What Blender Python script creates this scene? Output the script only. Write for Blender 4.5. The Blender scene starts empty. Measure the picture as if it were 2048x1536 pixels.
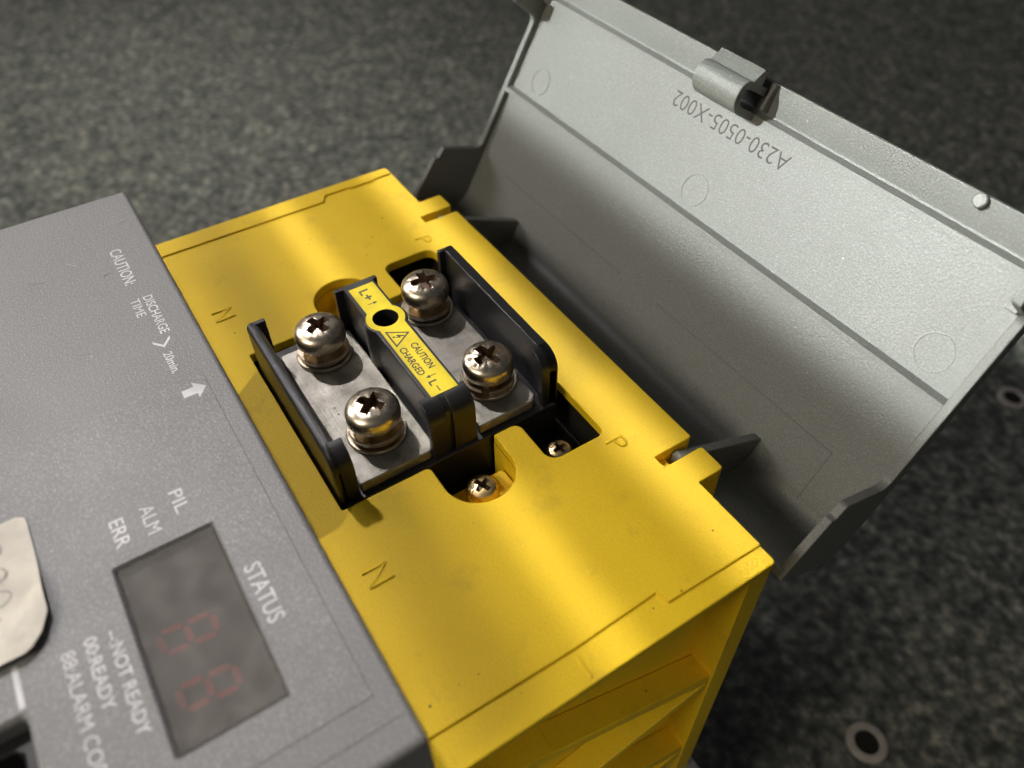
import bpy, bmesh, math, random
from mathutils import Matrix, Vector

random.seed(7)
SC = bpy.context.scene
COL = SC.collection
MM = 0.001

# ------------------------------------------------------------------ camera
# solved from the photograph (device frame: X along the terminal rail, Y towards the lid, Z out of the panel; mm)
CAM_ROWS = (RC0, RC1, RC2) = ((0.54055263, 0.84120115, -0.01354512),
                              (0.60740231, -0.40135319, -0.68554945),
                              (-0.58212136, 0.36234823, -0.72790005))
cam_data = bpy.data.cameras.new('camera')
cam = bpy.data.objects.new('camera', cam_data)
COL.objects.link(cam)
m3 = Matrix((RC0, [-v for v in RC1], [-v for v in RC2])).transposed()
cam.matrix_world = Matrix.Translation(Vector((187.0798, -76.1537, 121.746)) * MM) @ m3.to_4x4()
cam_data.sensor_width = 36.0
cam_data.lens = 36.0 * 1601.16 / 2048.0
cam_data.clip_start = 0.005
cam_data.clip_end = 30.0
cam_data.dof.use_dof = True
cam_data.dof.focus_distance = 0.160
cam_data.dof.aperture_fstop = cam_data.lens / 2.0
SC.camera = cam

# ------------------------------------------------------------------ world + exposure
world = bpy.data.worlds.new('World')
SC.world = world
world.use_nodes = True
bg = world.node_tree.nodes['Background']
bg.inputs[0].default_value = (0.92, 0.93, 1.0, 1)
bg.inputs[1].default_value = 0.042
SC.view_settings.view_transform = 'Standard'
SC.view_settings.look = 'None'
SC.view_settings.exposure = 0.0
SC.view_settings.gamma = 1.0
SC.view_settings.use_curve_mapping = False


def strip_lamp(name, target, direction, dist, length, width, spread, power, color=(1, 1, 1), axis=(1, 0, 0)):
    """rectangular area light whose long side follows `axis`, aimed at target (mm) from direction"""
    d = Vector(direction).normalized()
    a = Vector(axis)
    a = (a - a.dot(d) * d).normalized()
    b = d.cross(a)
    L = bpy.data.lights.new(name, 'AREA')
    L.shape = 'RECTANGLE'
    L.size = length * MM
    L.size_y = width * MM
    L.spread = math.radians(spread)
    L.energy = power
    L.color = color
    o = bpy.data.objects.new(name, L)
    COL.objects.link(o)
    rot = Matrix((a, b, d)).transposed().to_4x4()
    o.matrix_world = Matrix.Translation((Vector(target) + d * dist) * MM) @ rot
    return o


# soft ceiling panel at the far end; the rest are added beams and fills
strip_lamp('ceiling_panel', (60, -40, 0), (-0.70, -0.50, 0.50), 1500, 620, 420, 180, 6.0, (1.0, 0.96, 0.95), (0, 1, 0))
strip_lamp('device_beam', (70, -102, 0), (-0.62, -0.08, 0.78), 700, 520, 190, 4.0, 0.138, (1.0, 0.94, 0.95))  # added beam lighting cover and housing while sparing the lid
KD = (-0.60, 0.78, 1.10)
strip_lamp('band_beam_right', (75, -2.5, 0), (-0.60, 0.40, 1.10), 800, 620, 8, 1.0, 0.0185, (1.0, 0.95, 0.80))  # added narrow beam drawing the bright band by the lid edge
strip_lamp('band_beam_middle', (75, -32.6, 0), (-0.60, 0.0, 1.0), 800, 620, 2, 1.0, 0.0085, (1.0, 0.95, 0.80))  # added narrow beam drawing the bright band along the centre wall
strip_lamp('band_beam_left', (75, -65, 0), KD, 800, 620, 9, 1.2, 0.009, (1.0, 0.95, 0.80))  # added narrow beam shaping the bright band next to the cover
strip_lamp('lid_beam', (80, 48.0, 29.4), (-0.34, -0.80, 0.55), 900, 440, 46, 1.2, 0.098, (0.96, 1.0, 0.96))  # added beam, its lower edge standing in for a hand's shadow
strip_lamp('lid_fill', (75, 0, 0), (0.05, -0.80, 0.58), 1400, 500, 300, 180, 7.0, (1.0, 0.90, 0.74))  # added warm fill lifting the lower part of the lid
strip_lamp('side_fill', (150, -45, -45), (0.80, -0.25, 0.75), 800, 70, 70, 7.0, 0.0028, (1.0, 0.94, 0.82))  # added spot brightening the ribbed side face
strip_lamp('granite_fill', (-400, 10, -180), (-0.15, 0.1, 1.0), 1100, 520, 380, 26, 0.26, (1.0, 0.98, 0.92))  # added fill brightening the granite behind the module


# ------------------------------------------------------------------ materials
def nodes_of(name):
    m = bpy.data.materials.new(name)
    m.use_nodes = True
    nt = m.node_tree
    return m, nt, nt.nodes['Principled BSDF']


def N(nt, kind, **kw):
    n = nt.nodes.new(kind)
    for k, v in kw.items():
        if k in n.inputs:
            n.inputs[k].default_value = v
        else:
            setattr(n, k, v)
    return n


def ramp(nt, src, stops):
    r = nt.nodes.new('ShaderNodeValToRGB')
    r.color_ramp.elements[0].position = stops[0][0]
    r.color_ramp.elements[0].color = (*stops[0][1], 1)
    r.color_ramp.elements[1].position = stops[-1][0]
    r.color_ramp.elements[1].color = (*stops[-1][1], 1)
    for p, c in stops[1:-1]:
        e = r.color_ramp.elements.new(p)
        e.color = (*c, 1)
    nt.links.new(src, r.inputs[0])
    return r


def mixc(nt, fac, a, b, blend='MIX'):
    n = nt.nodes.new('ShaderNodeMix')
    n.data_type = 'RGBA'
    n.blend_type = blend
    for sock, v in ((n.inputs[0], fac), (n.inputs[6], a), (n.inputs[7], b)):
        if hasattr(v, 'is_output'):
            nt.links.new(v, sock)
        elif isinstance(v, (int, float)):
            sock.default_value = v
        else:
            sock.default_value = (*v, 1)
    return n.outputs[2]


def coords(nt):
    return nt.nodes.new('ShaderNodeTexCoord').outputs['Object']


def noise(nt, co, scale, detail=3.0, rough=0.55):
    n = N(nt, 'ShaderNodeTexNoise', Scale=scale, Detail=detail, Roughness=rough)
    nt.links.new(co, n.inputs['Vector'])
    return n.outputs['Fac']


def bump(nt, height, strength, dist, bsdf, prev=None):
    b = N(nt, 'ShaderNodeBump', Strength=strength, Distance=dist)
    nt.links.new(height, b.inputs['Height'])
    if prev is not None:
        nt.links.new(prev, b.inputs['Normal'])
    nt.links.new(b.outputs[0], bsdf.inputs['Normal'])
    return b.outputs[0]


def specks(nt, co, scale, lo, hi):
    """sparse small dots: 1 inside a dot"""
    v = N(nt, 'ShaderNodeTexVoronoi', Scale=scale)
    nt.links.new(co, v.inputs['Vector'])
    sep = nt.nodes.new('ShaderNodeSeparateColor')
    nt.links.new(v.outputs['Color'], sep.inputs[0])
    rad = nt.nodes.new('ShaderNodeMapRange')
    rad.inputs[1].default_value = lo
    rad.inputs[2].default_value = 1.0
    rad.inputs[3].default_value = 0.0
    rad.inputs[4].default_value = hi
    nt.links.new(sep.outputs[0], rad.inputs[0])
    lt = N(nt, 'ShaderNodeMath', operation='LESS_THAN')
    nt.links.new(v.outputs['Distance'], lt.inputs[0])
    nt.links.new(rad.outputs[0], lt.inputs[1])
    return lt.outputs[0]


def mat_yellow():
    m, nt, p = nodes_of('yellow_plastic')
    co = coords(nt)
    big = noise(nt, co, 45, 4)
    c = ramp(nt, big, [(0.3, (0.79, 0.53, 0.012)), (0.7, (0.85, 0.58, 0.015))]).outputs[0]
    grain = ramp(nt, noise(nt, co, 2600, 2), [(0.30, (0.93, 0.92, 0.9)), (0.70, (1.05, 1.05, 1.07))]).outputs[0]
    c = mixc(nt, 1.0, c, grain, 'MULTIPLY')
    dirt = ramp(nt, noise(nt, co, 95, 6, 0.68), [(0.57, (0, 0, 0)), (0.78, (1, 1, 1))]).outputs[0]
    dm = N(nt, 'ShaderNodeMath', operation='MULTIPLY')
    nt.links.new(dirt, dm.inputs[0])
    dm.inputs[1].default_value = 0.38
    c = mixc(nt, dm.outputs[0], c, (0.33, 0.20, 0.05))
    c = mixc(nt, specks(nt, co, 330, 0.72, 0.085), c, (0.16, 0.085, 0.02))
    c = mixc(nt, specks(nt, co, 150, 0.45, 0.036), c, (0.05, 0.03, 0.01))
    nt.links.new(c, p.inputs['Base Color'])
    p.inputs['Roughness'].default_value = 0.58
    p.inputs['Specular IOR Level'].default_value = 0.30
    mp = N(nt, 'ShaderNodeMapping')
    mp.inputs['Rotation'].default_value = (0, 0, 0.5)
    mp.inputs['Scale'].default_value = (60, 1900, 60)
    nt.links.new(co, mp.inputs[0])
    scr = ramp(nt, noise(nt, mp.outputs[0], 1.0, 2, 0.5), [(0.70, (0, 0, 0)), (0.76, (1, 1, 1))]).outputs[0]
    sm = N(nt, 'ShaderNodeMath', operation='MULTIPLY')
    nt.links.new(scr, sm.inputs[0])
    sm.inputs[1].default_value = 0.22
    c = mixc(nt, sm.outputs[0], c, (0.92, 0.72, 0.16))
    nt.links.new(c, p.inputs['Base Color'])
    n1 = bump(nt, noise(nt, co, 1700, 3), 0.4, 0.00014, p)
    bump(nt, noise(nt, co, 210, 3), 0.10, 0.0003, p, n1)
    return m


def mat_grey(name, base, rough, metal, grain, flake):
    m, nt, p = nodes_of(name)
    co = coords(nt)
    f = ramp(nt, noise(nt, co, 3000, 2, 0.6), [(0.40, tuple(b * 0.86 for b in base)), (0.56, base), (0.74, tuple(min(1, b * flake) for b in base))]).outputs[0]
    big = ramp(nt, noise(nt, co, 28, 4), [(0.3, (0.95, 0.95, 0.95)), (0.7, (1.04, 1.04, 1.04))]).outputs[0]
    c = mixc(nt, 1.0, f, big, 'MULTIPLY')
    c = mixc(nt, specks(nt, co, 300, 0.93, 0.07), c, tuple(b * 0.4 for b in base))
    c = mixc(nt, specks(nt, co, 520, 0.96, 0.11), c, tuple(min(1, b * 1.9) for b in base))
    nt.links.new(c, p.inputs['Base Color'])
    p.inputs['Metallic'].default_value = metal
    r = ramp(nt, noise(nt, co, 60, 4), [(0.3, (rough * .9,) * 3), (0.7, (rough * 1.1,) * 3)]).outputs[0]
    nt.links.new(r, p.inputs['Roughness'])
    bump(nt, noise(nt, co, 2600, 2), grain, 0.00012, p)
    return m


def mat_simple(name, col, rough, metal=0.0, grain=0.0, gscale=1500, spec=0.5):
    m, nt, p = nodes_of(name)
    co = coords(nt)
    c = ramp(nt, noise(nt, co, 220, 4), [(0.3, tuple(v * 0.85 for v in col)), (0.7, tuple(min(1, v * 1.12) for v in col))])
    nt.links.new(c.outputs[0], p.inputs['Base Color'])
    p.inputs['Roughness'].default_value = rough
    p.inputs['Metallic'].default_value = metal
    p.inputs['Specular IOR Level'].default_value = spec
    if grain:
        bump(nt, noise(nt, co, gscale, 3), grain, 0.0002, p)
    return m


def mat_plate():
    m, nt, p = nodes_of('tinned_copper')
    co = coords(nt)
    a = ramp(nt, noise(nt, co, 170, 6, 0.7), [(0.35, (0.30, 0.285, 0.24)), (0.55, (0.47, 0.45, 0.395)), (0.75, (0.62, 0.60, 0.54))]).outputs[0]
    st = N(nt, 'ShaderNodeTexNoise', Scale=420, Detail=5.0, Roughness=0.7, Distortion=1.2)
    nt.links.new(co, st.inputs['Vector'])
    s = ramp(nt, st.outputs['Fac'], [(0.60, (0, 0, 0)), (0.70, (1, 1, 1))]).outputs[0]
    c = mixc(nt, s, a, (0.25, 0.23, 0.20))
    c = mixc(nt, specks(nt, co, 520, 0.55, 0.13), c, (0.07, 0.055, 0.04))
    nt.links.new(c, p.inputs['Base Color'])
    p.inputs['Metallic'].default_value = 0.75
    r = ramp(nt, noise(nt, co, 300, 5), [(0.3, (0.42, 0.42, 0.42)), (0.7, (0.62, 0.62, 0.62))]).outputs[0]
    nt.links.new(r, p.inputs['Roughness'])
    mp = N(nt, 'ShaderNodeMapping')
    mp.inputs['Rotation'].default_value = (0, 0, 0.35)
    mp.inputs['Scale'].default_value = (90, 2600, 90)
    nt.links.new(co, mp.inputs[0])
    n1 = bump(nt, noise(nt, mp.outputs[0], 1.0, 3, 0.6), 0.4, 0.00012, p)
    bump(nt, noise(nt, co, 900, 4), 0.3, 0.0002, p, n1)
    return m


def mat_steel(name, col, rough):
    m, nt, p = nodes_of(name)
    co = coords(nt)
    a = ramp(nt, noise(nt, co, 260, 5, 0.65), [(0.35, tuple(v * 0.72 for v in col)), (0.6, col), (0.8, tuple(min(1, v * 1.1) for v in col))]).outputs[0]
    nt.links.new(a, p.inputs['Base Color'])
    p.inputs['Metallic'].default_value = 1.0
    r = ramp(nt, noise(nt, co, 380, 5), [(0.3, (rough * 0.75,) * 3), (0.7, (rough * 1.35,) * 3)]).outputs[0]
    nt.links.new(r, p.inputs['Roughness'])
    bump(nt, noise(nt, co, 700, 4), 0.12, 0.0002, p)
    return m


def mat_granite():
    m, nt, p = nodes_of('black_granite')
    co = coords(nt)
    fine = noise(nt, co, 210, 3, 0.6)
    a = ramp(nt, fine, [(0.34, (0.055, 0.060, 0.056)), (0.48, (0.12, 0.128, 0.118)), (0.58, (0.20, 0.205, 0.18)), (0.70, (0.38, 0.37, 0.32))]).outputs[0]
    b = ramp(nt, noise(nt, co, 60, 4, 0.6), [(0.35, (0.62, 0.64, 0.64)), (0.68, (1.3, 1.28, 1.2))]).outputs[0]
    c = mixc(nt, 1.0, a, b, 'MULTIPLY')
    w = ramp(nt, noise(nt, co, 95, 2, 0.5), [(0.62, (0, 0, 0)), (0.74, (1, 1, 1))]).outputs[0]
    wm = N(nt, 'ShaderNodeMath', operation='MULTIPLY')
    nt.links.new(w, wm.inputs[0])
    wm.inputs[1].default_value = 0.35
    c = mixc(nt, wm.outputs[0], c, (0.13, 0.105, 0.075))
    nt.links.new(c, p.inputs['Base Color'])
    p.inputs['Roughness'].default_value = 0.5
    return m


def mat_pane():
    m, nt, p = nodes_of('smoked_window')
    co = coords(nt)
    p.inputs['Base Color'].default_value = (0.09, 0.085, 0.08, 1)
    dust = ramp(nt, noise(nt, co, 260, 6, 0.7), [(0.35, (0.30, 0.285, 0.265)), (0.75, (0.58, 0.56, 0.53))]).outputs[0]
    nt.links.new(dust, p.inputs['Base Color'])
    p.inputs['Roughness'].default_value = 0.5
    p.inputs['Specular IOR Level'].default_value = 0.25
    tr = nt.nodes.new('ShaderNodeBsdfTransparent')
    tr.inputs[0].default_value = (0.84, 0.82, 0.80, 1)
    mx = nt.nodes.new('ShaderNodeMixShader')
    mx.inputs[0].default_value = 0.70
    nt.links.new(p.outputs[0], mx.inputs[1])
    nt.links.new(tr.outputs[0], mx.inputs[2])
    nt.links.new(mx.outputs[0], nt.nodes['Material Output'].inputs[0])
    bump(nt, noise(nt, co, 500, 4), 0.15, 0.0002, p)
    return m


M = dict(
    yellow=mat_yellow(),
    cover=mat_grey('grey_cover_paint', (0.295, 0.295, 0.292), 0.46, 0.0, 0.55, 1.8),
    film=mat_grey('grey_overlay_film', (0.298, 0.298, 0.295), 0.46, 0.0, 0.50, 1.8),
    lid=mat_grey('silver_lid_plastic', (0.183, 0.189, 0.174), 0.42, 0.0, 0.45, 1.35),
    black=mat_simple('black_plastic', (0.020, 0.020, 0.022), 0.38, 0.0, 0.15),
    cavity=mat_simple('interior_shade', (0.012, 0.010, 0.006), 0.7),  # near black, standing in for the shade inside holes
    plate=mat_plate(),
    screw=mat_steel('nickel_screw', (0.92, 0.80, 0.60), 0.31),
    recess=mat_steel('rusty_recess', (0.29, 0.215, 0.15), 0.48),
    brass=mat_steel('brass_screw', (0.72, 0.52, 0.26), 0.30),
    label=mat_simple('yellow_label', (0.83, 0.66, 0.01), 0.35),
    ink=mat_simple('black_ink', (0.03, 0.025, 0.01), 0.5),
    white=mat_simple('white_print', (0.86, 0.86, 0.87), 0.5),
    paper=mat_simple('cream_paper', (0.84, 0.79, 0.67), 0.55, 0, 0.1, 400),
    paperink=mat_simple('faded_ink', (0.52, 0.50, 0.45), 0.6),
    groove_shade=mat_simple('engraving_shade', (0.045, 0.036, 0.028), 0.6),  # dark tone painted for the shade in engraved grooves
    pane=mat_pane(),
    board=mat_simple('display_board', (0.035, 0.03, 0.03), 0.6),
    led=mat_simple('red_segment', (0.75, 0.06, 0.05), 0.5),
    granite=mat_granite(),
    metal=mat_simple('bare_aluminium', (0.60, 0.60, 0.60), 0.42, 0.7),
    steelring=mat_simple('steel_insert', (0.62, 0.57, 0.50), 0.4, 0.3),
    lint=mat_simple('lint', (0.65, 0.62, 0.55), 0.8),
)

# ------------------------------------------------------------------ mesh helpers (all in mm)
IDENT = Matrix.Identity(4)


def finish(me, angle=32):
    for p in me.polygons:
        p.use_smooth = True
    me.set_sharp_from_angle(angle=math.radians(angle))
    return me


def crisp(me, axis):
    """keep the flat faces of a bevelled plate flat: sharp edges where cap, wall and bevel meet"""
    bm = bmesh.new()
    bm.from_mesh(me)
    kind = {}
    for f in bm.faces:
        d = abs(f.normal.dot(axis))
        kind[f] = 0 if d > 0.999 else (1 if d < 0.02 else 2)
        f.smooth = True
    for e in bm.edges:
        lf = e.link_faces
        if len(lf) == 2:
            e.smooth = kind[lf[0]] == kind[lf[1]] and lf[0].normal.angle(lf[1].normal, 0) < math.radians(32)
    bm.to_mesh(me)
    bm.free()
    return me


def link(name, me, mat, parent=None, **props):
    o = bpy.data.objects.new(name, me)
    if mat is not None and not me.materials:
        me.materials.append(mat)
    COL.objects.link(o)
    o.parent = parent
    for k, v in props.items():
        o[k] = v
    return o


def empty(name, label, cat, loc=(0, 0, 0), group=None):
    o = bpy.data.objects.new(name, None)
    o.empty_display_size = 0.01
    COL.objects.link(o)
    o.location = Vector(loc) * MM
    o['label'] = label
    o['category'] = cat
    if group:
        o['group'] = group
    return o


def round_poly(pts, n=6):
    """pts: (x,y) or (x,y,r) -> list of (x,y) with rounded corners"""
    out = []
    k = len(pts)
    for i in range(k):
        p = Vector(pts[i][:2])
        r = pts[i][2] if len(pts[i]) > 2 else 0
        if r <= 0:
            out.append((p.x, p.y))
            continue
        a = (Vector(pts[i - 1][:2]) - p).normalized()
        b = (Vector(pts[(i + 1) % k][:2]) - p).normalized()
        ang = a.angle(b)
        t = r / math.tan(ang / 2)
        p1, p2 = p + a * t, p + b * t
        c = p + (a + b).normalized() * (r / math.sin(ang / 2))
        a1 = math.atan2(p1.y - c.y, p1.x - c.x)
        a2 = math.atan2(p2.y - c.y, p2.x - c.x)
        d = (a2 - a1 + math.pi) % (2 * math.pi) - math.pi
        nn = max(2, int(n * (1 + r / 4)))
        for j in range(nn + 1):
            q = a1 + d * j / nn
            out.append((c.x + r * math.cos(q), c.y + r * math.sin(q)))
    return out


def circle(cx, cy, r, n=40):
    return [(cx + r * math.cos(2 * math.pi * i / n), cy + r * math.sin(2 * math.pi * i / n)) for i in range(n)]


def curve_mesh(cu):
    o = bpy.data.objects.new('tmp', cu)
    COL.objects.link(o)
    dg = bpy.context.evaluated_depsgraph_get()
    dg.update()
    me = bpy.data.meshes.new_from_object(o.evaluated_get(dg), depsgraph=dg)
    bpy.data.objects.remove(o)
    bpy.data.curves.remove(cu)
    me.materials.clear()
    return me


def plate(loops, z0, z1, bevel=0.0, mtx=IDENT, res=2, raw=False):
    """flat plate: first loop is the outline, the others are holes; z0..z1 thickness, rounded rims"""
    S = 10.0     # curves are made in cm-like units so that bevels stay numerically clean
    cu = bpy.data.curves.new('tmp', 'CURVE')
    cu.dimensions = '2D'
    cu.fill_mode = 'BOTH'
    for lp in loops:
        s = cu.splines.new('POLY')
        s.points.add(len(lp) - 1)
        for q, pt in zip(lp, s.points):
            pt.co = (q[0] / S, q[1] / S, 0, 1)
        s.use_cyclic_u = True
    h = z1 - z0
    cu.extrude = max(0.0, (h / 2 - bevel)) / S
    if bevel > 0:
        cu.bevel_depth = bevel / S
        cu.bevel_resolution = res
        cu.offset = -bevel / S
    me = curve_mesh(cu)
    me.transform(mtx @ Matrix.Translation((0, 0, (z0 + z1) / 2)) @ Matrix.Scale(S, 4))
    if not raw:
        me.transform(Matrix.Scale(MM, 4))
        bm = bmesh.new()
        bm.from_mesh(me)
        bmesh.ops.remove_doubles(bm, verts=bm.verts, dist=1e-7)
        bmesh.ops.recalc_face_normals(bm, faces=bm.faces)
        bm.to_mesh(me)
        bm.free()
        crisp(me, (mtx.to_3x3() @ Vector((0, 0, 1))).normalized())
    return me


def join(meshes):
    bm = bmesh.new()
    for me in meshes:
        bm.from_mesh(me)
    out = bpy.data.meshes.new('mesh')
    bm.to_mesh(out)
    bm.free()
    for me in meshes:
        bpy.data.meshes.remove(me)
    return out


def rect(x0, x1, y0, y1, r=0.0):
    return round_poly([(x0, y0, r), (x1, y0, r), (x1, y1, r), (x0, y1, r)])


def box(x0, x1, y0, y1, z0, z1, bevel=0.2):
    return plate([rect(x0, x1, y0, y1)], z0, z1, bevel)


def frame(ex, ey, ez, o=(0, 0, 0)):
    m = Matrix((ex, ey, ez)).transposed().to_4x4()
    return Matrix.Translation(o) @ m


# profile planes: local x -> X, local y -> Z, extruded along -Y ; local x -> Y, local y -> Z, extruded along X
XZ = frame((1, 0, 0), (0, 0, 1), (0, -1, 0))
YZ = frame((0, 1, 0), (0, 0, 1), (1, 0, 0))


def lathe(profile, seg=40, cx=0, cy=0, tilt=None):
    """profile: list of (r,z), closed at the axis where r==0"""
    bm = bmesh.new()
    rings = []
    for r, z in profile:
        if r < 1e-6:
            rings.append([bm.verts.new((0, 0, z))])
        else:
            rings.append([bm.verts.new((r * math.cos(2 * math.pi * i / seg), r * math.sin(2 * math.pi * i / seg), z)) for i in range(seg)])
    for a, b in zip(rings, rings[1:]):
        for i in range(seg):
            j = (i + 1) % seg
            if len(a) == 1 and len(b) == 1:
                continue
            if len(a) == 1:
                bm.faces.new((a[0], b[i], b[j]))
            elif len(b) == 1:
                bm.faces.new((a[i], b[0], a[j]))
            else:
                bm.faces.new((a[i], b[i], b[j], a[j]))
    bmesh.ops.recalc_face_normals(bm, faces=bm.faces)
    me = bpy.data.meshes.new('mesh')
    if tilt is not None:
        bm.transform(tilt)
    bm.transform(Matrix.Translation((cx, cy, 0)))
    bm.transform(Matrix.Scale(MM, 4))
    bm.to_mesh(me)
    bm.free()
    return finish(me)


def text_mesh(body, x0, x1, y0, y1, z, thick=0.0, thin=0.0, mtx=IDENT, bev=0.0):
    """lettering fitted into the box x0..x1, y0..y1 (capital height), reading along local x"""
    cu = bpy.data.curves.new('tmp', 'FONT')
    cu.body = body
    cu.size = 1.0
    cu.resolution_u = 3
    cu.offset = thin
    cu.extrude = 0.0
    me = curve_mesh(cu)
    xs = [v.co.x for v in me.vertices]
    ys = [v.co.y for v in me.vertices]
    ax, bx, ay, by = min(xs), max(xs), min(ys), max(ys)
    sx, sy = (x1 - x0) / (bx - ax), (y1 - y0) / (by - ay)
    bm = bmesh.new()
    bm.from_mesh(me)
    bpy.data.meshes.remove(me)
    for v in bm.verts:
        v.co = Vector((x0 + (v.co.x - ax) * sx, y0 + (v.co.y - ay) * sy, z))
    bmesh.ops.remove_doubles(bm, verts=bm.verts, dist=1e-4)
    if thick:
        r = bmesh.ops.extrude_face_region(bm, geom=list(bm.faces))
        bmesh.ops.translate(bm, vec=(0, 0, thick), verts=[g for g in r['geom'] if isinstance(g, bmesh.types.BMVert)])
        bmesh.ops.recalc_face_normals(bm, faces=bm.faces)
    bm.transform(mtx)
    bm.transform(Matrix.Scale(MM, 4))
    out = bpy.data.meshes.new('mesh')
    bm.to_mesh(out)
    bm.free()
    return out


def tube(points, r, seg=6):
    bm = bmesh.new()
    rings = []
    P = [Vector(p) for p in points]
    for i, p in enumerate(P):
        d = (P[min(i + 1, len(P) - 1)] - P[max(i - 1, 0)]).normalized()
        a = d.orthogonal().normalized()
        b = d.cross(a)
        rings.append([bm.verts.new(p + (a * math.cos(2 * math.pi * k / seg) + b * math.sin(2 * math.pi * k / seg)) * r) for k in range(seg)])
    for u, v in zip(rings, rings[1:]):
        for k in range(seg):
            bm.faces.new((u[k], u[(k + 1) % seg], v[(k + 1) % seg], v[k]))
    bm.transform(Matrix.Scale(MM, 4))
    me = bpy.data.meshes.new('mesh')
    bm.to_mesh(me)
    bm.free()
    return finish(me, 80)


def boolean(me_a, me_b):
    a = bpy.data.objects.new('a', me_a)
    b = bpy.data.objects.new('b', me_b)
    COL.objects.link(a)
    COL.objects.link(b)
    # exact boolean is done at a friendly scale
    me_a.transform(Matrix.Scale(1000, 4))
    me_b.transform(Matrix.Scale(1000, 4))
    md = a.modifiers.new('b', 'BOOLEAN')
    md.operation = 'DIFFERENCE'
    md.solver = 'EXACT'
    md.object = b
    dg = bpy.context.evaluated_depsgraph_get()
    dg.update()
    out = bpy.data.meshes.new_from_object(a.evaluated_get(dg), depsgraph=dg)
    bpy.data.objects.remove(a)
    bpy.data.objects.remove(b)
    out.transform(Matrix.Scale(0.001, 4))
    return out


# ------------------------------------------------------------------ the table
bm = bmesh.new()
TZ = -180.0
vs = [bm.verts.new((x * MM, y * MM, TZ * MM)) for x, y in ((-2500, -2500), (2500, -2500), (2500, 2500), (-2500, 2500))]
bm.faces.new(vs)
me = bpy.data.meshes.new('table')
bm.to_mesh(me)
bm.free()
link('granite_table', me, M['granite'], kind='structure')

for (ix, iy, lab) in ((166.6, 84.8, 'steel threaded insert in the granite, nearest the lower right corner'),
                      (93.0, 279.0, 'steel threaded insert in the granite at the right edge, beyond the open lid')):
    t = empty('threaded_insert', lab, 'threaded insert', (ix, iy, TZ), 'threaded inserts set in the granite')
    ring = lathe([(4.3, 0.3), (4.6, 0.9), (6.6, 0.9), (7.2, 0.6), (7.3, 0.02)], 48)
    link('ring', ring, M['steelring'], t)
    prof = [(4.35, 0.32)]
    for k in range(0, 1):
        prof += [(4.3, 0.15), (4.3, 0.1)]
    bore = lathe([(4.32, 0.36), (3.9, 0.12), (3.2, 0.06), (0, 0.05)], 40)
    link('bore', bore, M['cavity'], t)  # shallow dish, its near-black colour stands for the hole's shade

# ------------------------------------------------------------------ the power supply module
dev = empty('power_supply_module', 'yellow and grey power supply module lying on its back with its terminal lid open', 'power supply', (0, 0, TZ))
ROOT = bpy.data.objects.new('tmp_root', None)
dev.location = (0, 0, 0)

hole = round_poly([(51, -58.6, .5), (51, -40.3, .6), (37.8, -40.3, 7.1), (37.8, -26, 7.1), (51, -26, 1.2), (51, -20.6, 1.6),
                   (39.3, -20.6, 2.4), (39.3, -7.3, 2.4), (110.9, -7.3, 1.8), (110.9, -20.3, 2.6), (99.3, -20.3, 1.8),
                   (99.3, -26, .3), (112.4, -26, 7.1), (112.4, -40.4, 7.1), (99.3, -40.4, 1.2), (99.3, -58.6, .5)])
skin_out = round_poly([(0, -74), (143.4, -74), (143.9, -38), (143.3, -21.4), (145.8, -20.7), (146.2, 0, .3), (130.1, 0, .3), (130.1, 6.2, .8), (123.9, 6.2, .6), (123.9, -3.1), (121, -3.1),
                       (121, 6.2, .6), (29, 6.2, .6), (29, -3.1), (26.1, -3.1), (26.1, 6.2, .6), (19.9, 6.2, .8), (19.9, 0, .3), (0, 0, .8)])
skin = plate([skin_out, hole], -2.4, 0.0, 0.25)
# walls of the cut-out going down, and the outer walls of the box
bm = bmesh.new()


def skirt(bm, loop, z0, z1):
    a = [bm.verts.new((x, y, z0)) for x, y in loop]
    b = [bm.verts.new((x, y, z1)) for x, y in loop]
    k = len(loop)
    for i in range(k):
        bm.faces.new((a[i], a[(i + 1) % k], b[(i + 1) % k], b[i]))


def open_skirt(bm, pts, z0, z1):
    a = [bm.verts.new((x, y, z0)) for x, y in pts]
    b = [bm.verts.new((x, y, z1)) for x, y in pts]
    for i in range(len(pts) - 1):
        bm.faces.new((a[i], a[i + 1], b[i + 1], b[i]))


lobe_back = [p for p in round_poly([(51, -40.3), (37.8, -40.3, 7.1), (37.8, -26, 7.1), (51, -26)])]
lobe_front = [p for p in round_poly([(99.3, -26), (112.4, -26, 7.1), (112.4, -40.4, 7.1), (99.3, -40.4)])]
open_skirt(bm, lobe_back, -2.4, -13.0)
open_skirt(bm, lobe_front, -2.4, -13.0)
skirt(bm, round_poly([(19.9, -3), (26.1, -3), (26.1, 6.1, .6), (19.9, 6.1, .8)]), -2.3, -10.0)
skirt(bm, round_poly([(123.9, -3), (130.1, -3), (130.1, 6.1, .8), (123.9, 6.1, .6)]), -2.3, -10.0)
skirt(bm, round_poly([(29, -3), (121, -3), (121, 6.1, .6), (29, 6.1, .6)]), -2.3, -10.0)
bm.transform(Matrix.Scale(MM, 4))
sk = bpy.data.meshes.new('mesh')
bm.to_mesh(sk)
bm.free()
housing = link('housing', join([skin, sk]), M['yellow'], dev)
link('housing_rear_wall', box(0.2, 3, -72, -0.6, -105, -2.45, 0.1), M['yellow'], housing)
link('housing_top_wall', box(3.05, 142, -3, -0.4, -105, -2.45, 0.1), M['yellow'], housing)
link('side_panel', box(141.2, 143.4, -168, -3.05, -105, -2.45, 0.1), M['yellow'], housing)
link('corner_post', box(142.05, 149.7, -5.2, -0.3, -105, -2.45, 0.3), M['yellow'], housing)


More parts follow.
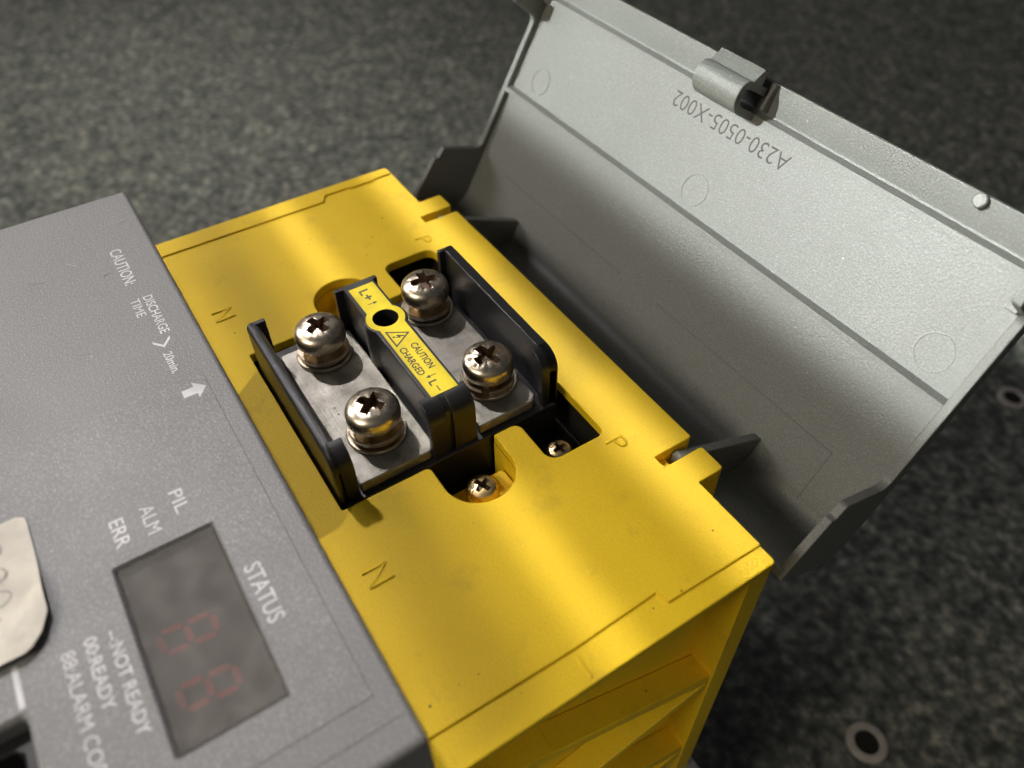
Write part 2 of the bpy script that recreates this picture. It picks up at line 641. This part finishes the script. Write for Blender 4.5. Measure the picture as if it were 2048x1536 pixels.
def rib(y0, z0, y1, z1, w0, w1, x1=149.2):
    d = Vector((y1 - y0, z1 - z0)).normalized()
    n = Vector((-d.y, d.x))
    a, b = Vector((y0, z0)), Vector((y1, z1))
    pts = [tuple(a + n * w0 / 2), tuple(a - n * w0 / 2), tuple(b - n * w1 / 2), tuple(b + n * w1 / 2)]
    return plate([pts], 143.45, x1, 0.25, YZ)


for a in ((-5.3, -44, -46, -24, 3.2, 2.6), (-5.3, -46.5, -56, -58, 2.6, 2.4), (-5.3, -85, -46, -66, 3.2, 2.6),
          (-5.3, -88, -56, -100, 2.6, 2.4), (-46, -24, -90, -6, 2.6, 2.6)):
    link('rib', rib(*a), M['yellow'], housing)
for body, cx, cy in (('N', 35.1, -58.9), ('N', 114.9, -58.9), ('P', 35.6, -7.1 + 0.1), ('P', 114.4, -7.1 + 0.1)):
    w, h = (3.6, 4.6) if body == 'N' else (3.0, 4.4)
    if body == 'P':
        w, h = 3.0, 3.9
    link('moulded_letter', text_mesh(body, cx - w / 2, cx + w / 2, cy - h / 2, cy + h / 2, -0.05, 0.26, -0.012), M['yellow'], housing)
# small moulding details on the rim strips
link('edge_strip', plate([round_poly([(138, -73.9), (150, -73.9), (150, -0.02, .8), (138, -0.02)])], -2.36, -0.42, 0.3), M['yellow'], housing)
link('edge_strip', plate([round_poly([(0.3, -73), (5.9, -73), (6.2, -21.5, .3), (3.6, -20.1, .3), (3.7, -0.4, .3), (0.3, -0.4, .5)])], -0.3, 0.45, 0.15), M['yellow'], housing)
link('moulding_tab', plate([rect(145.4, 149.0, -39.2, -38.7)], -0.5, -0.2, 0.05), M['yellow'], housing)
link('moulding_tab', plate([rect(3.4, 4.2, -12.9, -5.8, .2)], -0.1, 0.55, 0.06), M['yellow'], housing)

# near-black box painting the shade inside the cut-out, yellow ledges in the round ends
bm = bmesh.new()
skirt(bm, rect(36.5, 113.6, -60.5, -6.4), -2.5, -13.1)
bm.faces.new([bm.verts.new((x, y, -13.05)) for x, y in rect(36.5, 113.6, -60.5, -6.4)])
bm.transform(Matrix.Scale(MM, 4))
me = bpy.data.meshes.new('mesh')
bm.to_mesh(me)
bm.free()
inner = link('shade_liner', me, M['cavity'], dev)
for xa, xb in ((38.2, 46.5), (102.8, 112.0)):
    link('ledge', box(xa, xb, -40.1, -26.3, -13.0, -7.0, 0.2), M['yellow'], housing)
chassis = link('chassis', box(-1, 155, -170, 3.0, -180, -106, 0.8), M['metal'], dev)

# ------------------------------------------------------------------ terminal block
XB0, XB1, ZT = 55.3, 97.7, 12.0


def wall_profile(x0=XB0, x1=XB1, zt=ZT, zb=-10, rf=4.0):
    return round_poly([(x0, zb), (x1, zb), (x1, zt, rf), (x0, zt, .5)])


def band(y0, y1, t=1.5, rf=4.0, x1=XB1, zt=ZT):
    pts = [(x1 - t, -10), (x1, -10), (x1, zt, rf), (x1 - rf - 0.3, zt), (x1 - rf - 0.3, zt - t), (x1 - t, zt - t, rf - t)]
    return plate([round_poly(pts)], -y1, -y0, 0.25, XZ)


def backflange(y0, y1):
    pts = [(XB0, -10), (XB0 + 1.2, -10), (XB0 + 1.2, ZT, .2), (XB0, ZT, .3)]
    return plate([round_poly(pts)], -y1, -y0, 0.2, XZ)


parts = [plate([wall_profile()], 55.6, 58.0, 1.0, XZ, 4), band(-57.6, -54.0), backflange(-57.4, -54.0),
         plate([wall_profile()], 9.6, 11.9, 0.25, XZ), band(-13.4, -9.8), backflange(-13.4, -9.8)]
# centre wall with the round boss and its bore
ybl, ybh, bcx, bcy, br = -36.7, -29.6, 69.4, -33.1, 4.55
dy1, dy2 = ybh - bcy, ybl - bcy
a1 = math.asin(dy1 / br)
a2 = math.asin(dy2 / br)
loop = [(XB0 + .6, ybl), ]
n = 12
lowA = math.pi - a2
for i in range(n + 1):           # lower bulge, left to right
    t = (math.pi + (-a2)) + (2 * math.pi + a2 - (math.pi - a2)) * i / n
    loop.append((bcx + br * math.cos(t), bcy + br * math.sin(t)))
loop += [(93.75, ybl), (93.75, ybh)]
for i in range(n + 1):           # upper bulge, right to left
    t = a1 + (math.pi - 2 * a1) * i / n
    loop.append((bcx + br * math.cos(t), bcy + br * math.sin(t)))
loop.append((XB0 + .6, ybh))
parts += [plate([loop, circle(bcx, bcy, 2.65)], -10, ZT, 0.3),
          plate([round_poly([(93.3, -10), (97.0, -10), (97.0, ZT - .02, 3.4), (93.3, ZT - .02)])], 29.62, 36.68, 0.3, XZ),
          band(-38.5, -34.6), band(-33.6, -28.7), backflange(-38.6, -28.7),
          plate([rect(52.2, 98.4, -57.0, -10.6)], -12, -1.0, 0.3)]
block = link('terminal_block', join(parts), M['black'], dev)
for y0, y1 in ((-53.6, -37.4), (-27.8, -14.0)):
    pl = plate([round_poly([(56.7, y0, .5), (97.1, y0, .4), (97.1, y1 - 1.5), (95.9, y1, .3), (56.7, y1, .5)])], -0.9, 1.5, 0.3)
    link('contact_plate', pl, M['plate'], block)
# yellow warning label on the centre wall
lo = [(57.4, -35.85), ]
lr = 4.05
b1 = math.asin((-30.2 - bcy) / lr)
b2 = math.asin((-35.85 - bcy) / lr)
for i in range(n + 1):
    t = (math.pi - b2) + (math.pi + 2 * b2) * i / n
    lo.append((bcx + lr * math.cos(t), bcy + lr * math.sin(t)))
lo += [(94.0, -35.85), (94.0, -30.2)]
for i in range(n + 1):
    t = b1 + (math.pi - 2 * b1) * i / n
    lo.append((bcx + lr * math.cos(t), bcy + lr * math.sin(t)))
lo.append((57.4, -30.2))
link('warning_label', plate([lo, circle(bcx, bcy, 2.68)], 12.0, 12.10, 0.03), M['label'], block)
LZ = 12.115
for body, bx in (('L+', (58.9, 62.6, -34.3, -32.2)), ('CAUTION', (79.2, 87.2, -32.7, -31.15)), ('CHARGED', (79.3, 88.0, -35.2, -33.7)),
                 ('L', (90.3, 91.5, -34.6, -32.9)), ('–', (91.9, 93.4, -33.75, -33.5))):
    link('label_lettering', text_mesh(body, *bx, LZ, 0, 0.022), M['ink'], block)


def poly(pts, z, mtx=IDENT):
    bm = bmesh.new()
    bm.faces.new([bm.verts.new((x, y, z)) for x, y in pts])
    bmesh.ops.recalc_face_normals(bm, faces=bm.faces)
    if bm.faces[:][0].normal.z < 0:
        bmesh.ops.reverse_faces(bm, faces=bm.faces)
    bm.transform(mtx)
    bm.transform(Matrix.Scale(MM, 4))
    me = bpy.data.meshes.new('mesh')
    bm.to_mesh(me)
    bm.free()
    return me


# arrows
up = [poly([(63.75, -34.3), (63.95, -34.3), (63.95, -32.9), (63.75, -32.9)], LZ), poly([(63.85, -32.2), (63.45, -33.1), (64.25, -33.1)], LZ)]
link('label_arrow', join(up), M['ink'], block)
dn = [poly([(88.95, -33.6), (89.15, -33.6), (89.15, -32.2), (88.95, -32.2)], LZ), poly([(89.05, -34.4), (88.6, -33.5), (89.5, -33.5)], LZ)]
link('label_arrow', join(dn), M['ink'], block)
# warning triangle with its flash
tri_o = [(73.2, -35.2), (78.6, -35.2), (75.9, -30.9)]
c = Vector((75.9, -33.75))
tri_i = [tuple(c + (Vector(p) - c) * 0.78) for p in tri_o]
bm = bmesh.new()
vo = [bm.verts.new((x, y, LZ)) for x, y in tri_o]
vi = [bm.verts.new((x, y, LZ)) for x, y in tri_i]
for i in range(3):
    bm.faces.new((vo[i], vo[(i + 1) % 3], vi[(i + 1) % 3], vi[i]))
bm.transform(Matrix.Scale(MM, 4))
me = bpy.data.meshes.new('mesh')
bm.to_mesh(me)
bm.free()
link('warning_triangle', me, M['ink'], block)
fl = [poly([(76.15, -32.3), (75.25, -33.55), (75.85, -33.45), (76.55, -32.3)], LZ),
      poly([(75.25, -33.55), (75.45, -33.72), (76.45, -33.3), (76.2, -33.1)], LZ + .002),
      poly([(76.45, -33.3), (76.05, -33.35), (75.6, -34.3), (75.75, -34.35)], LZ + .004),
      poly([(75.3, -34.1), (75.95, -34.25), (75.55, -34.75)], LZ + .006)]
link('warning_flash', join(fl), M['ink'], block)

# ------------------------------------------------------------------ terminal screws


def cross_cutter(L, w, depth, top, slot=True):
    """tapered cross recess"""
    bm = bmesh.new()

    def wedge(rot, l0, l1, w0, w1, d):
        vs = []
        for (l, ww, z) in ((l0, w0, top + 0.6), (l1, w1, top - d)):
            for sx, sy in ((-1, -1), (1, -1), (1, 1), (-1, 1)):
                x, y = sx * l / 2, sy * ww / 2
                vs.append(bm.verts.new((x * math.cos(rot) - y * math.sin(rot), x * math.sin(rot) + y * math.cos(rot), z)))
        for f in ((0, 1, 2, 3), (7, 6, 5, 4), (0, 4, 5, 1), (1, 5, 6, 2), (2, 6, 7, 3), (3, 7, 4, 0)):
            bm.faces.new([vs[i] for i in f])
    wedge(0, L, L * .55, w, w * .75, depth)
    bmesh.ops.recalc_face_normals(bm, faces=bm.faces)
    me1 = bpy.data.meshes.new('c1')
    bm.transform(Matrix.Scale(MM, 4))
    bm.to_mesh(me1)
    bm.free()
    bm = bmesh.new()
    wedge(math.pi / 2, L * 1.01, L * .56, w * 1.02, w * .76, depth * 1.03)
    bmesh.ops.recalc_face_normals(bm, faces=bm.faces)
    me2 = bpy.data.meshes.new('c2')
    bm.transform(Matrix.Scale(MM, 4))
    bm.to_mesh(me2)
    bm.free()
    bm = bmesh.new()
    wedge(math.pi / 4, L * .43, L * .28, L * .42, L * .28, depth * .9)
    bmesh.ops.recalc_face_normals(bm, faces=bm.faces)
    me3 = bpy.data.meshes.new('c3')
    bm.transform(Matrix.Scale(MM, 4))
    bm.to_mesh(me3)
    bm.free()
    return me1, me2, me3


def screw_head(r, h, prof, L, w, depth, mat, mat2, jit=0.0):
    head = lathe(prof, 48)
    top = max(z for _, z in prof)
    for cme in cross_cutter(L, w, depth, top):
        head = boolean(head, cme)
    for v in head.vertices:
        cr = math.hypot(v.co.x, v.co.y) / MM
        if cr < L * .62 and v.co.z / MM > top - depth * .55:
            v.co += Vector((random.uniform(-1, 1), random.uniform(-1, 1), random.uniform(-1.2, .3))) * (jit * MM)
    head.materials.clear()
    head.materials.append(mat)
    head.materials.append(mat2)
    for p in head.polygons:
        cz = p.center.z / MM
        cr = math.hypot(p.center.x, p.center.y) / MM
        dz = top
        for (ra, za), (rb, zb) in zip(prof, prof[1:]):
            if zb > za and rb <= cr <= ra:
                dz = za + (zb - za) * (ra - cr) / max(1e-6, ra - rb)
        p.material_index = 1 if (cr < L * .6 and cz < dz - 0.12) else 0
    return finish(head, 28)


hp = [(0, 0), (4.95, 0), (5.2, .15), (5.3, .5), (5.3, 1.7), (5.22, 2.3), (5.02, 2.8), (4.65, 3.25), (4.1, 3.62), (3.3, 3.9), (2.2, 4.08), (1.1, 4.16), (0, 4.18)]
head_mes = [screw_head(5.3, 4.2, hp, 6.1 + .25 * k, 1.85 + .1 * k, 2.1 + .15 * (k % 2), M['screw'], M['recess'], 0.07 + .03 * k) for k in range(4)]
washer_me = lathe([(2.9, 0), (5.75, 0), (5.95, .15), (5.95, .6), (5.8, .75), (2.9, .75), (2.9, 0)], 48)


def spring_washer():
    bm = bmesh.new()
    n, r0, r1, h, rise = 44, 2.9, 5.35, 1.15, 0.8
    prev = None
    first = None
    for i in range(n + 1):
        t = math.radians(8 + 344 * i / n)
        z = rise * i / n
        q = [bm.verts.new((r * math.cos(t), r * math.sin(t), zz + z)) for r, zz in ((r0, 0), (r1 - .1, 0), (r1, .12), (r1, h - .12), (r1 - .1, h), (r0, h))]
        if prev:
            for k in range(6):
                bm.faces.new((prev[k], prev[(k + 1) % 6], q[(k + 1) % 6], q[k]))
        else:
            first = q
        prev = q
    bm.faces.new(first)
    bm.faces.new(prev)
    bmesh.ops.recalc_face_normals(bm, faces=bm.faces)
    bm.transform(Matrix.Scale(MM, 4))
    me = bpy.data.meshes.new('mesh')
    bm.to_mesh(me)
    bm.free()
    return finish(me)


spring_me = spring_washer()
shank_me = lathe([(0, 0), (3.0, 0), (3.0, 6.0), (4.4, 6.0), (4.4, 7.0), (0, 7.0)], 32)
SCREWS = [((61.2, -45.0), 6.0, 20, 250, 'back screw on the left contact plate'),
          ((87.2, -45.3), 6.1, 35, 60, 'front screw on the left contact plate'),
          ((60.9, -19.8), 6.2, -10, 200, 'back screw on the right contact plate'),
          ((87.4, -19.8), 5.2, 12, 322, 'front screw on the right contact plate')]
for k, ((sx, sy), hz, rot, srot, lab) in enumerate(SCREWS):
    s = link('terminal_screw', head_mes[k], None, dev)
    s['label'] = 'large nickel cross-head ' + lab
    s.location = (sx * MM, sy * MM, hz * MM)
    s.rotation_euler = (math.radians(random.uniform(-1.5, 1.5)), math.radians(random.uniform(-1.5, 1.5)), math.radians(rot))
    inv = s.matrix_basis.inverted()

    def sub(name, me, loc, rx=0, ry=0, rz=0, mat=M['screw']):
        o = link(name, me, mat, s)
        w = Matrix.Translation(Vector(loc) * MM) @ Matrix.Rotation(math.radians(rz), 4, 'Z') @ Matrix.Rotation(math.radians(rx), 4, 'X') @ Matrix.Rotation(math.radians(ry), 4, 'Y')
        o.matrix_basis = inv @ w
        return o
    sub('flat_washer', washer_me, (sx, sy, 1.52), 0, 0, 0)
    sub('spring_washer', spring_me, (sx, sy, 2.36), 0, 0, srot)
    sub('shank', shank_me, (sx, sy, hz - 6.9))

bp = [(0, -1), (2.45, -1), (2.6, -.6), (2.62, .5), (2.5, 1.1), (2.2, 1.55), (1.6, 1.8), (.8, 1.92), (0, 1.95)]
small_me = screw_head(2.6, 2.0, bp, 3.4, .95, 1.5, M['brass'], M['recess'])
post_me = lathe([(0, -8), (3.0, -8), (3.0, -6.2), (1.6, -6.0), (1.6, -0.95), (0, -0.95)], 24)
for x, y, z, rot, lab in ((106.6, -33.2, -4.9, 22, 'in the round end of the cut-out'), (107.0, -15.4, -5.2, 8, 'in the square end of the cut-out')):
    s = link('mounting_screw', small_me, None, dev)
    s['label'] = 'small brass cross-head screw sunk ' + lab
    s.location = (x * MM, y * MM, z * MM)
    s.rotation_euler = (0, 0, math.radians(rot))
    if y < -30:
        s.scale = (1.22, 1.22, 1.1)
    link('shank', post_me, M['brass'], s)

# ------------------------------------------------------------------ grey front cover
ZC = 17.0
win = rect(102.9, 134.3, -93.7, -79.1, .3)
con = rect(118.4, 149.0 - 6, -150, -109.1, .8)
cover = link('front_cover', plate([round_poly([(0, -170), (149.6, -170), (149.6, -66.2, .8), (0, -66.2, .8)]), win, con], 0.05, ZC, 0.9, IDENT, 4), M['cover'], dev)
film = plate([round_poly([(69.0, -168), (140.8, -168), (140.8, -69.8, .4), (69.4, -69.8, .4)]), rect(102.4, 134.8, -94.2, -78.6, .4), rect(117.8, 143.4 - 4.0, -150.6, -108.5, .8)],
             ZC - .06, ZC + .10, 0.07)
link('overlay_film', film, M['film'], cover)
link('seam_ridge', box(144.6, 145.0, -166, -67.6, ZC - .05, ZC + .09, 0.04), M['cover'], cover)
disp = link('display_board', box(101.5, 136, -95, -78, 6.0, 14.4, 0), M['board'], cover)
link('display_window', plate([rect(102.95, 134.25, -93.65, -79.15, .25)], 15.5, 16.75, 0.1), M['pane'], cover)


def seg_digit(cx, cy, w, h, t):
    """seven-segment 8, slightly slanted; reads along X, top towards +Y"""
    ms = []
    sl = 0.10

    def seg(p, q):
        d = (Vector(q) - Vector(p)).normalized()
        nn = Vector((-d.y, d.x)) * t / 2
        a, b = Vector(p) + d * .25, Vector(q) - d * .25
        pts = [a + d * t * .0 - d * .0, a + nn + d * t / 2, b + nn - d * t / 2, b, b - nn - d * t / 2, a - nn + d * t / 2]
        pts = [(v.x + sl * (v.y - cy), v.y) for v in pts]
        ms.append(poly(pts, 14.46))
    x0, x1, ya, yb, yc = cx - w / 2, cx + w / 2, cy - h / 2, cy, cy + h / 2
    for p, q in (((x0, ya), (x1, ya)), ((x0, yb), (x1, yb)), ((x0, yc), (x1, yc)), ((x0, ya), (x0, yb)), ((x1, ya), (x1, yb)), ((x0, yb), (x0, yc)), ((x1, yb), (x1, yc))):
        seg(p, q)
    return join(ms)


for cx in (117.0, 126.3):
    link('display_digit', seg_digit(cx, -87.9, 3.6, 7.5, 1.0), M['led'], cover)
TZC = ZC + 0.115
TX = [('CAUTION:', 22.6, 36.4, -75.35, -72.9), ('DISCHARGE', 41.9, 54.9, -73.35, -71.45), ('TIME', 41.7, 47.8, -75.85, -74.05), ('20min.', 60.6, 66.9, -74.6, -72.9)]
for b, x0, x1, y0, y1 in TX:
    link('lettering', text_mesh(b, x0, x1, y0, y1, ZC + .012, 0, 0.0 if 'M' in b else 0.012), M['white'], cover)
for b, x0, x1, y0, y1 in [('PIL', 93.2, 98.0, -83.1, -81.0), ('ALM', 93.7, 99.5, -87.9, -85.7), ('ERR', 93.8, 99.5, -92.6, -90.4), ('STATUS', 112.9, 123.7, -77.7, -75.1),
                          ('--:NOT READY', 112.4, 129.3, -97.4, -95.6), ('00:READY', 111.8, 123.6, -100.4, -98.6), ('⁑⁑:ALARM CODE', 112.3, 133.4, -103.5, -101.6)]:
    if b.startswith('⁑'):
        b = '88:ALARM CODE'
    link('lettering', text_mesh(b, x0, x1, y0, y1, TZC, 0, 0.0 if 'M' in b else 0.012), M['white'], cover)
link('greater_sign', join([poly([(56.2, -75.4), (57.0, -75.4), (59.0, -73.75), (58.2, -73.75)], ZC + .012), poly([(58.2, -73.75), (59.0, -73.75), (57.0, -72.1), (56.2, -72.1)], ZC + .013)]), M['white'], cover)
link('arrow_mark', poly([(73.2, -70.3), (71.1, -72.4), (72.3, -72.4), (72.3, -74.6), (74.25, -74.6), (74.25, -72.2), (75.5, -72.2)], TZC), M['white'], cover)
link('white_bar', poly([(110.6, -109.55), (117.2, -109.55), (117.2, -108.75), (110.6, -108.75)], TZC), M['white'], cover)
# connector pocket at the lower left
link('connector_socket', plate([rect(118.45, 142.95, -149.9, -109.15, .7), rect(120.6, 141.0, -148, -111.2, 1.2)], 9.0, 14.0, 0.4), M['black'], cover)
link('connector_floor', box(118.0, 143.4, -150.5, -108.7, 4, 8.0, 0), M['black'], cover)

# peeling cream paper label
bm = bmesh.new()
nx, ny = 28, 28
x0, x1, y0, y1 = 84.9, 110.2, -140.0, -103.2
rows = []
for j in range(ny + 1):
    row = []
    for i in range(nx + 1):
        u, v = i / nx, j / ny
        x, y = x0 + (x1 - x0) * u, y0 + (y1 - y0) * v
        # cut corner: clamp onto the slanted, wavy edge
        lim = (x - 105.2) / 5.0 + (y + 106.6) / 3.3
        if lim > 1.0 and x > 104 and y > -107.5:
            k = (lim - 1.0)
            x -= k * 2.0
            y -= k * 1.35
        # small radius on the other visible corner
        dx, dy = x0 + 1.5 - x, y - (y1 - 1.5)
        if dx > 0 and dy > 0:
            r = math.hypot(dx, dy)
            mx = max(dx, dy)
            x, y = x0 + 1.5 - dx * mx / r, y1 - 1.5 + dy * mx / r
        # the corner lifts off the cover
        s = max(0.0, ((x - 101.0) / 9.0 + (y + 110.5) / 7.0))
        z = ZC + 0.26 + 1.9 * s * s * (1 if s > 0 else 0) * 0.55 + 0.05 * math.sin(x * .9) * s
        row.append(bm.verts.new((x, y, min(z, ZC + 1.3))))
    rows.append(row)
for j in range(ny):
    for i in range(nx):
        bm.faces.new((rows[j][i], rows[j][i + 1], rows[j + 1][i + 1], rows[j + 1][i]))
r = bmesh.ops.extrude_face_region(bm, geom=list(bm.faces))
bmesh.ops.translate(bm, vec=(0, 0, 0.07), verts=[g for g in r['geom'] if isinstance(g, bmesh.types.BMVert)])
bmesh.ops.recalc_face_normals(bm, faces=bm.faces)
bm.transform(Matrix.Scale(MM, 4))
me = bpy.data.meshes.new('mesh')
bm.to_mesh(me)
bm.free()
lab = link('paper_label', finish(me, 40), M['paper'], cover)
lab['label'] = 'cream paper label with one corner peeling off'
link('label_digits', text_mesh('2005', 88.5, 104.6, -113.2, -107.2, ZC + .45, 0, -0.03), M['paperink'], cover)

# ------------------------------------------------------------------ hinged lid
th = math.radians(60)
TV, NV = Vector((0, math.cos(th), math.sin(th))), Vector((0, -math.sin(th), math.cos(th)))
LID = frame((1, 0, 0), TV, NV, (0, 31, 0))            # local x=X, y=T, z=N
LIDP = LID @ frame((0, 1, 0), (0, 0, 1), (1, 0, 0))   # profile plane: local x=T, y=N, extruded along X
LX0, LX1 = 0.8, 149.6
# one bent sheet: top flange, panel, rounded bottom wall
prof = round_poly([(-22.0, 16.0, .3), (-22.0, -1.5, 6.0), (43.4, -1.5, .6), (49.3, -0.3, .3), (49.5, -2.0, .3), (43.4, -3.2, 1.5), (-24.0, -3.2, 7.7), (-24.0, 16.0, .3)])
panel = plate([prof], LX0 + .9, LX1 - .9, 0.05, LIDP)
lid = link('terminal_lid', panel, M['lid'], dev)
lid['label'] = 'open silver-grey plastic lid hinged along the yellow housing'
side = round_poly([(-24.05, 16.0, .4), (-24.05, -3.25, 7.7), (43.5, -3.25, 1.5), (49.6, -2.05, .3), (49.4, 9.0, .5), (37.4, 9.0, .6), (35.6, 0.3, 1.8), (-2.6, 0.3, 2.5), (-5.3, 12.6, 1.0), (-8.4, 13.2, .5), (-8.9, 14.2, .2)])
for xa, xb in ((LX0, LX0 + 1.8), (LX1 - 1.8, LX1)):
    link('side_wall', plate([side], xa, xb, 0.2, LIDP), M['lid'], lid)
link('stiffening_rib', plate([[(14.9, -1.6), (15.0, 0.35), (16.2, 0.4), (17.15, -1.6)]], LX0 + 1.7, LX1 - 1.7, 0.06, LIDP), M['lid'], lid)
link('stiffening_rib', plate([[(40.1, -1.6), (40.2, 0.1), (41.9, 0.15), (43.0, -1.6)]], LX0 + 1.7, LX1 - 1.7, 0.06, LIDP), M['lid'], lid)
for x0_, x1_ in ((15.5, 68.6), (82.7, 137.0)):
    link('parting_line', plate([rect(x0_, x1_, -4.95, -4.65)], -1.6, -1.28, 0.08, LID), M['lid'], lid)
link('parting_line', plate([rect(136.75, 137.0, -17.7, -4.95)], -1.6, -1.40, 0.05, LID), M['lid'], lid)
for cx, cy, rr in ((76.0, 21.9, 3.75), (140.3, 22.4, 3.75), (13.0, 22.2, 3.6)):
    link('ejector_mark', plate([circle(cx, cy, rr, 48), circle(cx, cy, rr - .28, 48)], -1.58, -1.38, 0.06, LID), M['lid'], lid)
# part number, reads from the far side
TXT = LID @ Matrix.Rotation(math.pi, 4, 'Z')
link('part_number', text_mesh('A230-0505-X002', -93.6, -57.8, -38.4, -34.9, -1.49, 0.0, -0.006, TXT), M['groove_shade'], lid)  # flat dark letters stand in for shaded engraving
# latch: springy U-shaped tongue with a catch, on the edge of the lid
latch = round_poly([(40.6, -1.6), (40.6, 9.0, 3.6), (47.6, 9.0, 2.6), (47.6, 6.2, .3), (50.6, 4.6, .2), (50.6, 3.4, .2), (47.6, 3.0, .3), (47.6, 0.5), (45.9, 0.5), (45.9, 7.3, 1.4), (42.3, 7.3, 2.0), (42.3, -1.6)])
link('latch', plate([latch], 68.2, 81.2, 0.2, LIDP), M['lid'], lid)
for x0_ in (66.9, 81.9):
    link('latch_gusset', plate([rect(x0_, x0_ + .8, 43.4, 49.0)], -1.6, 0.9, 0.1, LID), M['lid'], lid)
link('edge_nub', plate([circle(131, 48.0, 1.35, 24)], -1.2, 0.6, 0.3, LID), M['lid'], lid)
link('snap_nub', plate([rect(145.6, 148.0, 35.4, 37.8, .2)], -1.6, 2.2, 0.2, LID), M['lid'], lid)
# hinge arms reaching into the slots of the housing
arm = round_poly([(-15.6, 25.4, .8), (-12.6, 0.5, .3), (-12.6, -1.6), (-22.1, -1.6), (-22.1, 14.0, .3), (-18.2, 24.2, .8)])
for xa in (26.6, 121.4):
    link('hinge_arm', plate([arm], xa, xa + 2.0, 0.2, LIDP), M['lid'], lid)

# ------------------------------------------------------------------ lint on the grey cover
for (x, y, ln, a) in ((22, -84, 2.6, .3), (24.5, -92, 3.6, .9), (31, -78.5, 2.0, 2.0), (13, -71, 1.4, 1.2), (36, -82, 2.2, -.4), (52, -88, 2.0, .7)):
    pts = []
    ang = a
    px, py = x, y
    for k in range(9):
        pts.append((px, py, ZC + .12 + .12 * math.sin(k * .9)))
        ang += random.uniform(-.28, .42)
        px += math.cos(ang) * ln / 8
        py += math.sin(ang) * ln / 8
    link('lint_fibre', tube(pts, .045), M['lint'], cover)

bpy.data.objects.remove(ROOT)
bpy.context.view_layer.update()
